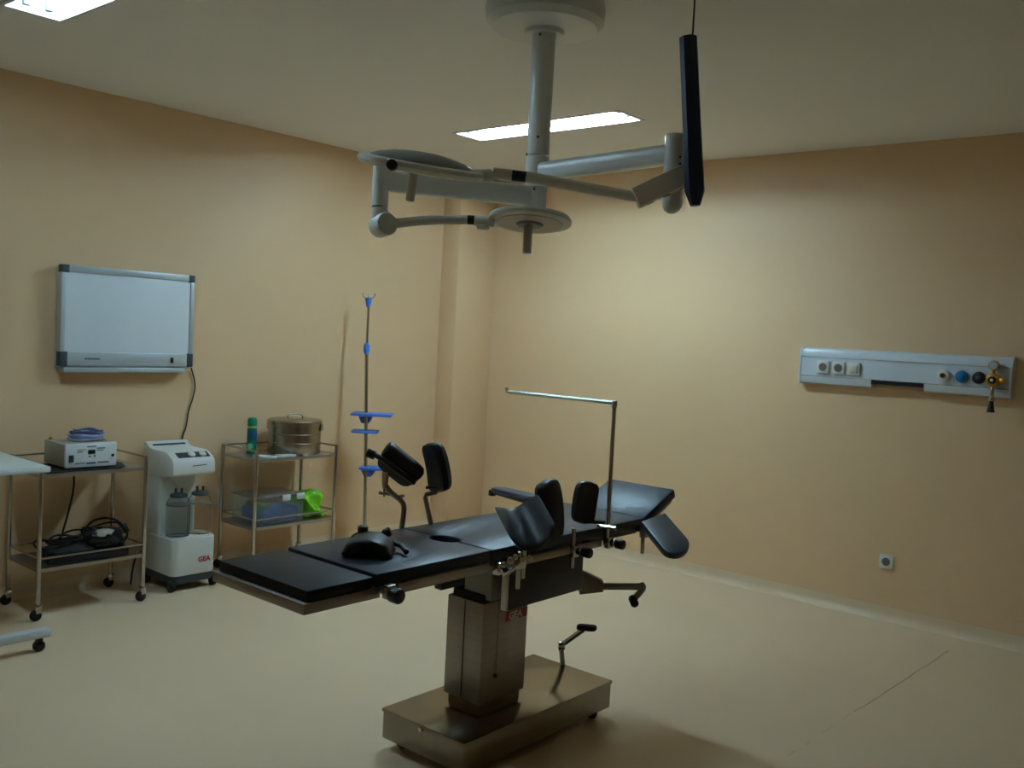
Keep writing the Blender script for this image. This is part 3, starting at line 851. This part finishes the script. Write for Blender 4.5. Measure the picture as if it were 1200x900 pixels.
# --- electrosurgical unit on a black mat
ZT1 = .742
def esu():
    bm = prism([(-5.16, 2.11, ZT1), (-4.86, 2.11, ZT1), (-4.86, 2.50, ZT1), (-4.90, 2.54, ZT1), (-5.0, 2.575, ZT1), (-5.10, 2.575, ZT1), (-5.16, 2.53, ZT1)], (0, 0, .006), 0)
    single('rubber_mat', bm, 'cloth', 'thin black mat under the white electrosurgical box', 'mat', (-5.0, 2.33, ZT1))
    x0, x1, y0, y1, z0, z1 = -5.16, -4.895, 2.215, 2.492, ZT1 + .014, .882
    t = thing('electrosurgical_unit', 'white electrosurgical generator box on the left trolley', 'medical device', ((x0 + x1) / 2, (y0 + y1) / 2, ZT1 + .006))
    part('case', bx(x0, x1 - .02, y0 + .004, y1 - .004, z0, z1 - .003, .006), 'esu_side', t)
    f = part('front_panel', bx(x1 - .022, x1, y0, y1, z0 - .002, z1, .008), 'esu', t)
    for x in (x0 + .04, x1 - .04):
        for y in (y0 + .04, y1 - .04):
            part('foot', cyl((x, y, ZT1 + .006), (x, y, z0 + .002), .012, 12), 'rubber', t)
    part('power_switch', bx(x1 - .002, x1 + .006, y0 + .018, y0 + .042, z0 + .03, z0 + .068, .002), 'panel_dark', f)
    part('display', bx(x1 - .002, x1 + .003, y0 + .118, y0 + .156, z0 + .068, z0 + .09, .001), 'black', f)
    for y, z, w, h, m in ((.06, .09, .045, .006, 'print_orange'), (.06, .08, .03, .004, 'print_grey'), (.165, .094, .045, .006, 'print_blue'), (.165, .084, .035, .004, 'print_grey'),
                          (.112, .106, .05, .005, 'print_grey'), (.122, .053, .010, .006, 'print_grey'), (.15, .053, .008, .008, 'print_grey'), (.05, .02, .05, .004, 'print_grey'), (.11, .016, .05, .008, 'print_grey'), (.17, .018, .06, .007, 'print_grey')):
        part('printed_mark', bx(x1 - .001, x1 + .0015, y0 + y, y0 + y + w, z0 + z, z0 + z + h), m, f)
    part('jack', cyl((x1 - .001, y1 - .025, z0 + .055), (x1 + .006, y1 - .025, z0 + .055), .008, 14, .002), 'black', f)
    part('rear_post', cyl((x0 + .02, y0 + .03, z1 - .004), (x0 + .02, y0 + .03, z1 + .012), .010, 12, .003), 'brass', t)
    part('mains_cable', tube(smooth_path([(-5.21, 2.40, .80), (-5.235, 2.41, .74), (-5.235, 2.42, .60), (-5.23, 2.39, .45), (-5.215, 2.35, .32), (-5.17, 2.34, .275)], 6), .0055, 8), 'wire', t)
    # coiled cables in front of the rear post
    zc = z1
    for m, nm, seed, lab, r0 in (('violetcable', 'cable_coil', 1, 'pale violet cable coil lying on the white electrosurgical box', .085), ('bluecable', 'cable_coil', 5, 'dark blue cable coil on top of the pale violet coil', .07)):
        rnd = random.Random(seed)
        bm = bmesh.new()
        for k in range(5):
            pts = []
            ph = rnd.uniform(0, 6); ex = rnd.uniform(.8, 1.1); ey = rnd.uniform(.9, 1.25)
            zz = zc + .007 + k * .006 + (.022 if seed == 5 else 0)
            for i in range(24):
                a = 2 * math.pi * i / 24
                pts.append((-5.03 + rnd.uniform(-.002, .002) + r0 * .75 * ex * math.cos(a), 2.385 + r0 * ey * math.sin(a), zz + .004 * math.sin(3 * a + ph)))
            tube(pts, .0042, 8, bm, closed=True)
        single(nm, bm, m, lab, 'cable', (-5.03, 2.385, zc))
esu()

# --- foot switch bag and cable on the left trolley's lower shelf
def lower_left():
    z = .262
    t = thing('foot_switch', 'black foot switch pedal with cables on the left trolley lower shelf', 'foot switch', (-5.0, 2.38, z))
    part('body', prism([(-5.13, 2.18, z), (-4.88, 2.14, z), (-4.86, 2.56, z), (-5.12, 2.60, z)], (0, 0, .045), .01), 'black', t)
    b = part('pedal', prism([(-4.89, 2.20, z + .042), (-4.89, 2.38, z + .042), (-5.08, 2.38, z + .075), (-5.08, 2.20, z + .075)], (0, 0, .014), .004), 'rubber', t)
    part('pedal', prism([(-4.89, 2.39, z + .055), (-4.89, 2.55, z + .055), (-5.08, 2.57, z + .105), (-5.08, 2.39, z + .105)], (0, 0, .014), .004), 'rubber', t)
    part('hump', lump((-4.99, 2.47, z + .075), (.10, .12, .06), 3, .25), 'cloth', t)
    part('hump', lump((-4.96, 2.27, z + .05), (.08, .13, .045), 8, .3), 'cloth', t)
    d = (V((-5.0, 2.48, .4)) - CAM).dot(FW)
    part('cable', tube(smooth_path([PD(99, 630, d), PD(101, 619, d), PD(110, 610, d), PD(124, 607, d), PD(137, 610, d), PD(146, 618, d), PD(149, 628, d), PD(140, 640, d)], 5), .006, 8), 'black', t)
    part('plug', cyl(PD(144, 614, d - .02), PD(149, 624, d - .02), .016, 14, .004), 'black', t)
    part('cable', tube(smooth_path([PD(60, 652, d - .1), PD(85, 640, d - .15), PD(112, 632, d - .1), PD(128, 627, d - .1), PD(135, 633, d - .1)], 5), .0055, 8), 'rubber', t)
    rnd = random.Random(11)
    for k in range(5):
        cx_, cy_ = rnd.uniform(-5.03, -4.95), 2.22 + k * .065
        ra, rb = rnd.uniform(.06, .09), rnd.uniform(.07, .11)
        part('cable', tube([(cx_ + ra * math.cos(a), cy_ + rb * math.sin(a), z + .085 + .012 * k + .012 * math.sin(2 * a + k)) for a in [2 * math.pi * i / 22 for i in range(22)]], .0055, 8, closed=True), 'black', t)
    c = PD(122, 625, d - .08)
    single('grey_connector', lump(c, (.03, .05, .024), 4, .3), 'esu_side', 'crumpled grey connector pouch resting on the black foot switch', 'connector', c - V((0, 0, .01)))
lower_left()

# ------------------------------------------------------------------ white table at the left edge
def side_table():
    t = thing('overbed_table', 'white laminate overbed table cut off by the left edge', 'table', (-4.42, 1.5, 0))
    c = PZ(60, 546.5, .856)
    xr, yr = c.x, c.y
    part('table_top', bx(xr - .62, xr, yr - .85, yr, .828, .856, .006), 'table_white', t)
    part('edge_strip', bx(xr - .008, xr + .003, yr - .85, yr - .002, .832, .848, .002), 'table_leg', t)
    e = PZ(60, 741, .085)
    part('base_bar', bx(e.x - .05, e.x + .004, e.y - .80, e.y, .065, .105, .008), 'table_leg', t)
    part('cross_bar', bx(e.x - .45, e.x, e.y - .60, e.y - .54, .07, .10, .006), 'table_leg', t)
    part('column', bx(e.x - .47, e.x - .40, e.y - .61, e.y - .53, .07, .83, .006), 'table_leg', t)
    for y in (e.y - .045, e.y - .75):
        f = part('castor', bx(e.x - .036, e.x - .008, y - .014, y + .014, .03, .068, .004), 'black', t)
        part('wheel', cyl((e.x - .036, y, .026), (e.x - .008, y, .026), .026, 18, .005), 'rubber', f)
side_table()

# ------------------------------------------------------------------ suction machine
def suction():
    y0, y1 = 2.818, 3.100
    t = thing('suction_machine', 'white wheeled suction machine with two glass jars', 'suction machine', (-5.04, 2.96, 0))
    def rrect(x0, x1, ya, yb, z0, z1, rf, rb, bev):
        out = []
        for cx_, cy_, a0, r in ((x1 - rf, ya + rf, -90, rf), (x1 - rf, yb - rf, 0, rf), (x0 + rb, yb - rb, 90, rb), (x0 + rb, ya + rb, 180, rb)):
            for k in range(7):
                a = math.radians(a0 + 15 * k)
                out.append(V((cx_ + r * math.cos(a), cy_ + r * math.sin(a), z0)))
        return prism(out, (0, 0, z1 - z0), bev)
    part('lower_housing', rrect(-5.205, -4.858, y0, y1, .088, .302, .05, .015, .008), 'suction', t)
    part('jar_shelf', rrect(-5.05, -4.868, y0 + .012, y1 - .012, .298, .309, .04, .01, .003), 'suction', t)
    part('back_column', bx(-5.20, -5.035, y0 + .006, y1 - .045, .295, .72, .012), 'suction', t)
    prof = [(-5.205, .640), (-5.04, .644), (-4.95, .656), (-4.892, .662), (-4.880, .674), (-4.884, .735), (-4.900, .762), (-4.955, .790), (-4.985, .796), (-5.12, .796), (-5.16, .803), (-5.19, .828), (-5.225, .828), (-5.228, .817), (-5.205, .79)]
    b = part('head', prism([V((x, y0, z)) for x, z in prof], (0, y1 - y0 - .015, 0), .012), 'suction', t)
    part('carry_slot', bx(-5.19, -5.165, y0 + .03, y1 - .045, .798, .8165, .002), 'suction_dark', b)
    # control strip on the sloping front
    p0, p1 = V((-4.9015, 0, .7628)), V((-4.9535, 0, .7892))
    sl = (p1 - p0).normalized(); nn = V((-sl.z, 0, sl.x)); nn = nn if nn.x > 0 else -nn
    def strip(ya, yb, a, bb, h, m, nm, par):
        q = [p0.lerp(p1, a) + V((0, ya, 0)), p0.lerp(p1, a) + V((0, yb, 0)), p0.lerp(p1, bb) + V((0, yb, 0)), p0.lerp(p1, bb) + V((0, ya, 0))]
        return part(nm, prism([v - nn * .002 for v in q], nn * (h + .002)), m, par)
    cp = strip(y0 + .045, y1 - .035, .08, .95, .002, 'panel_dark', 'control_panel', t)
    c = p0.lerp(p1, .45)
    for y in (y0 + .135, y0 + .205):
        part('pressure_gauge', cyl(c + V((0, y, 0)), c + V((0, y, 0)) + nn * .012, .022, 24, .004), 'suction', cp)
    part('name_strip', prism([V((-4.8835, y0 + .12, .716)), V((-4.8835, y0 + .21, .720)), V((-4.8835, y0 + .21, .724)), V((-4.8835, y0 + .12, .720))], (.003, 0, 0)), 'print_grey', b)
    part('maker_lettering', text_bm('GEA', (-4.8580, y1 - .122, .158), (0, 1, 0), (0, 0, 1), .030), 'red', b, 'red maker lettering')
    part('base', rrect(-5.20, -4.862, y0 + .004, y1 - .004, .045, .090, .046, .015, .004), 'suction_dark', t)
    for x in (-5.16, -4.885):
        for y in (y0 + .01, y1 - .005):
            part('castor', cyl((x, y - .014, .031), (x, y + .014, .031), .031, 18, .006), 'rubber', t)
    for y in (2.893, 3.030):
        x = -4.945
        j = part('jar', lathe([(.0, .310), (.062, .310), (.066, .316), (.066, .490), (.058, .520), (.046, .535), (.044, .535), (.055, .517), (.063, .489), (.063, .319), (.0, .315)], (x, y, 0), seg=28), 'glass', t, 'clear glass collection jar')
        part('jar_collar', lathe([(.060, .486), (.0685, .486), (.0685, .497), (.060, .497)], (x, y, 0), seg=28), 'clear_plastic', j)
        part('jar_lid', lathe([(0, .534), (.045, .534), (.05, .540), (.046, .550), (.02, .558), (0, .558)], (x, y, 0), seg=24), 'suction_dark', j)
        for dx in (-.016, .016):
            part('nozzle', cyl((x + dx * .3, y + dx, .553), (x + dx * .3, y + dx, .585), .007, 10), 'suction_dark', j)
    part('tubing', tube(smooth_path([(-4.935, 3.046, .585), (-4.91, 3.085, .575), (-4.89, 3.115, .53), (-4.90, 3.11, .48), (-4.95, 3.085, .47)], 6), .005, 8), 'clear_plastic', t)
    part('tubing', tube(smooth_path([(-4.94, 2.877, .585), (-4.95, 2.86, .62), (-5.0, 2.85, .64), (-5.04, 2.85, .60)], 6), .005, 8), 'clear_plastic', t)
    part('mains_cord', tube(smooth_path([(-5.17, 2.815, .20), (-5.16, 2.76, .16), (-5.12, 2.72, .10), (-5.10, 2.70, .03), (-5.14, 2.72, .012)], 6), .006, 8), 'black', t)
suction()

# ------------------------------------------------------------------ things on the right hand trolley
ZT2, ZL2 = .730, .312
def right_trolley_load():
    # steel sterilising drum
    c = PX(345, 530, -5.02)
    x, y = -5.02, c.y - .005
    r = .168
    t = thing('sterilizing_drum', 'round stainless steel sterilizing drum on the right trolley', 'drum', (x, y, ZT2))
    zt = .945
    part('body', lathe([(0, ZT2), (r - .004, ZT2), (r, ZT2 + .006), (r, ZT2 + .072), (r + .003, ZT2 + .075), (r, ZT2 + .078), (r, ZT2 + .128), (r + .003, ZT2 + .131), (r, ZT2 + .134), (r, zt - .03), (0, zt - .03)], (x, y, 0), seg=56), 'drum', t)
    l = part('lid', lathe([(0, zt - .032), (r + .005, zt - .032), (r + .006, zt - .004), (r, zt + .002), (r - .02, zt + .005), (r * .4, zt + .012), (0, zt + .013)], (x, y, 0), seg=56), 'drum', t)
    d = V((.76, .65, 0))
    part('lid_handle', tube(smooth_path([V((x, y, zt + .010)) - d * .05, V((x, y, zt + .03)) - d * .042, V((x, y, zt + .038)), V((x, y, zt + .03)) + d * .042, V((x, y, zt + .010)) + d * .05], 4), .004, 8), 'chrome', l)
    for s in (-1, 1):
        q = V((x, y, zt - .03)) + d * s * (r + .004) + V((.01, -.008, 0))
        part('latch', bx(q.x - .008, q.x + .008, q.y - .008, q.y + .008, q.z - .035, q.z + .012, .003), 'chrome', t)
    # green spray can
    q = PX(294.5, 530, -5.10)
    x, y = -5.10, q.y
    t = thing('spray_can', 'green aerosol can standing beside the steel drum', 'spray can', (x, y, ZT2))
    r = .030
    part('can', lathe([(0, ZT2), (r - .003, ZT2), (r, ZT2 + .004), (r, ZT2 + .160), (r - .006, ZT2 + .168), (0, ZT2 + .168)], (x, y, 0), seg=28), 'green', t)
    part('printed_band', lathe([(r + .0006, ZT2 + .09), (r + .0008, ZT2 + .09), (r + .0008, ZT2 + .15), (r + .0006, ZT2 + .15)], (x, y, 0), seg=28), 'teal', t)
    part('neck_ring', lathe([(0, ZT2 + .165), (r - .003, ZT2 + .165), (r - .003, ZT2 + .178), (0, ZT2 + .178)], (x, y, 0), seg=24), 'yellow', t)
    part('cap', lathe([(0, ZT2 + .176), (r, ZT2 + .176), (r, ZT2 + .215), (r - .008, ZT2 + .229), (0, ZT2 + .232)], (x, y, 0), seg=28), 'greencap', t)
    d = (CAM - V((x, y, .8))); d.z = 0; d.normalize(); sd = V((-d.y, d.x, 0))
    o = V((x, y, ZT2 + .05)) + d * (r - .006) - sd * .010
    part('printed_mark', lathe([(0, 0), (.018, 0), (.018, .0075), (0, .0075)], o, d, 20), 'palegreen', t)
    # paper packs and cloth by the front edge
    def packet(y0, y1, x0, x1, z, h, lab, mm='paper', sk=.02):
        single('paper_pack', prism([(x0, y0, z), (x1, y0 + sk, z), (x1 + .01, y1, z), (x0 + .015, y1 - sk, z)], (0, 0, h), .003), mm, lab, 'paper pack', ((x0 + x1) / 2, (y0 + y1) / 2, z))
    packet(3.40, 3.50, -4.975, -4.865, ZT2, .012, 'small white paper pack at the left front of the drum trolley')
    packet(3.515, 3.64, -4.905, -4.862, ZT2, .016, 'larger white folded paper pack in front of the steel drum')
    bm = bx(-4.905, -4.86, 3.675, 3.79, ZT2, ZT2 + .01, .003)
    single('instrument_tray', bm, 'capgrey', 'dark flat instrument case at the drum trolley front edge', 'case', (-4.88, 3.73, ZT2))
    # clear plastic box with blue contents
    x0, x1, y0, y1, z0, z1 = -5.15, -4.875, 3.385, 3.725, ZL2, ZL2 + .165
    t = thing('storage_box', 'clear plastic storage box holding blue cloths on the lower shelf', 'storage box', ((x0 + x1) / 2, (y0 + y1) / 2, z0))
    bm = bmesh.new(); w = .003
    for a in ((x0, x1, y0, y1, z0, z0 + w), (x0, x0 + w, y0, y1, z0 + w, z1), (x1 - w, x1, y0, y1, z0 + w, z1), (x0 + w, x1 - w, y0, y0 + w, z0 + w, z1), (x0 + w, x1 - w, y1 - w, y1, z0 + w, z1)):
        bx(*a, bm=bm)
    part('tub', bm, 'clear_plastic', t)
    ld = part('lid', bx(x0 - .01, x1 + .01, y0 - .01, y1 + .01, z1, z1 + .012, .004), 'clear_plastic', t)
    for y in (y0 + .17, y0 + .28):
        part('clip', bx(x1 + .006, x1 + .018, y, y + .06, z1 - .022, z1 + .016, .004), 'paper', ld)
    b = V(((x0 + x1) / 2, (y0 + y1) / 2, z0 + .04))
    single('folded_cloth', bx(x0 + .02, x1 - .015, y0 + .05, y1 - .02, z0 + .004, z0 + .095, .02), 'bluecloth', 'stack of blue cloths folded inside the clear box', 'cloth', (b.x, b.y, z0 + .004))
    single('folded_cloth', bx(x0 + .06, x1 - .025, y0 + .055, y0 + .11, z0 + .096, z0 + .125, .01), 'greencloth', 'small green pouch on the blue cloths inside the clear box', 'cloth', (b.x, y0 + .08, z0 + .096))
    # lime green bag
    single('plastic_bag', lump((-4.99, 3.838, ZL2 + .060), (.130, .102, .116), 21, .32, 4), 'lime', 'crumpled lime green plastic bag on the drum trolley lower shelf', 'bag', (-4.985, 3.835, ZL2))
right_trolley_load()

# ------------------------------------------------------------------ infusion stand
def iv_stand():
    d = 6.55
    top = PD(432, 356, d); low = PD(428, 605, d)
    dr = (low - top).normalized()
    foot = low + dr * ((low.z - .09) / -dr.z)
    t = thing('infusion_stand', 'tall steel infusion stand with blue trays behind the table', 'infusion stand', (foot.x, foot.y, 0))
    mid = PD(429.7, 411, d)
    part('upper_pole', tube([top, mid], .0085, 12), 'tube_steel', t)
    part('lower_pole', tube([mid, foot], .0125, 14), 'tube_steel', t)
    part('height_collar', tube([PD(429.9, 402, d), PD(429.8, 406, d), PD(429.6, 411, d), PD(429.5, 415, d)], [.013, .021, .021, .013], 16), 'bluepl', t)
    h = part('hook_hub', tube([PD(432, 349, d), PD(431.9, 353, d), PD(431.7, 360, d)], [.024, .022, .012], 16), 'bluepl', t)
    for k in range(4):
        a = math.pi / 4 + k * math.pi / 2
        u = V((math.cos(a), math.sin(a), 0))
        c = PD(432, 351, d)
        part('hook', tube(smooth_path([c, c + u * .028 + V((0, 0, .012)), c + u * .042 + V((0, 0, .03)), c + u * .040 + V((0, 0, .045))], 4), .0035, 8), 'chrome', h)
    def tray(px0, px1, py, dz, depth, bracket):
        a, b = PD(px0, py, d), PD(px1, py, d)
        c = (a + b) / 2
        x = (b - a); x.z = 0; L = x.length; x.normalize()
        y = V((-x.y, x.x, 0))
        bm = bmesh.new(); box(bm, V((c.x, c.y, c.z)), (L, depth, .018), .005, Matrix((x, y, V((0, 0, 1)))).transposed())
        p = part('tray', bm, 'bluepl', t)
        if bracket:
            q = PD((px0 + px1) / 2 - 8, py + 3, d)
            part('tray_bracket', prism([q - x * .05, q + x * .05, q + x * .02 - V((0, 0, .045)), q - x * .03 - V((0, 0, .045))], y * .03, .004), 'bluepl', p)
    tray(413, 460, 485.5, 0, .17, True)
    tray(413, 443, 505.5, 0, .12, False)
    tray(422, 457, 548.5, 0, .13, True)
    for k in range(5):
        a = k * 2 * math.pi / 5 + .3
        u = V((math.cos(a), math.sin(a), 0))
        e = V((foot.x, foot.y, .06)) + u * .2
        l = part('foot_leg', tube([V((foot.x, foot.y, .09)), e], [.014, .011], 12), 'tube_steel', t)
        part('castor', cyl(e - u.cross(V((0, 0, 1))) * .01 + V((0, 0, -.035)), e + u.cross(V((0, 0, 1))) * .01 + V((0, 0, -.035)), .025, 16, .004), 'rubber', l)
iv_stand()
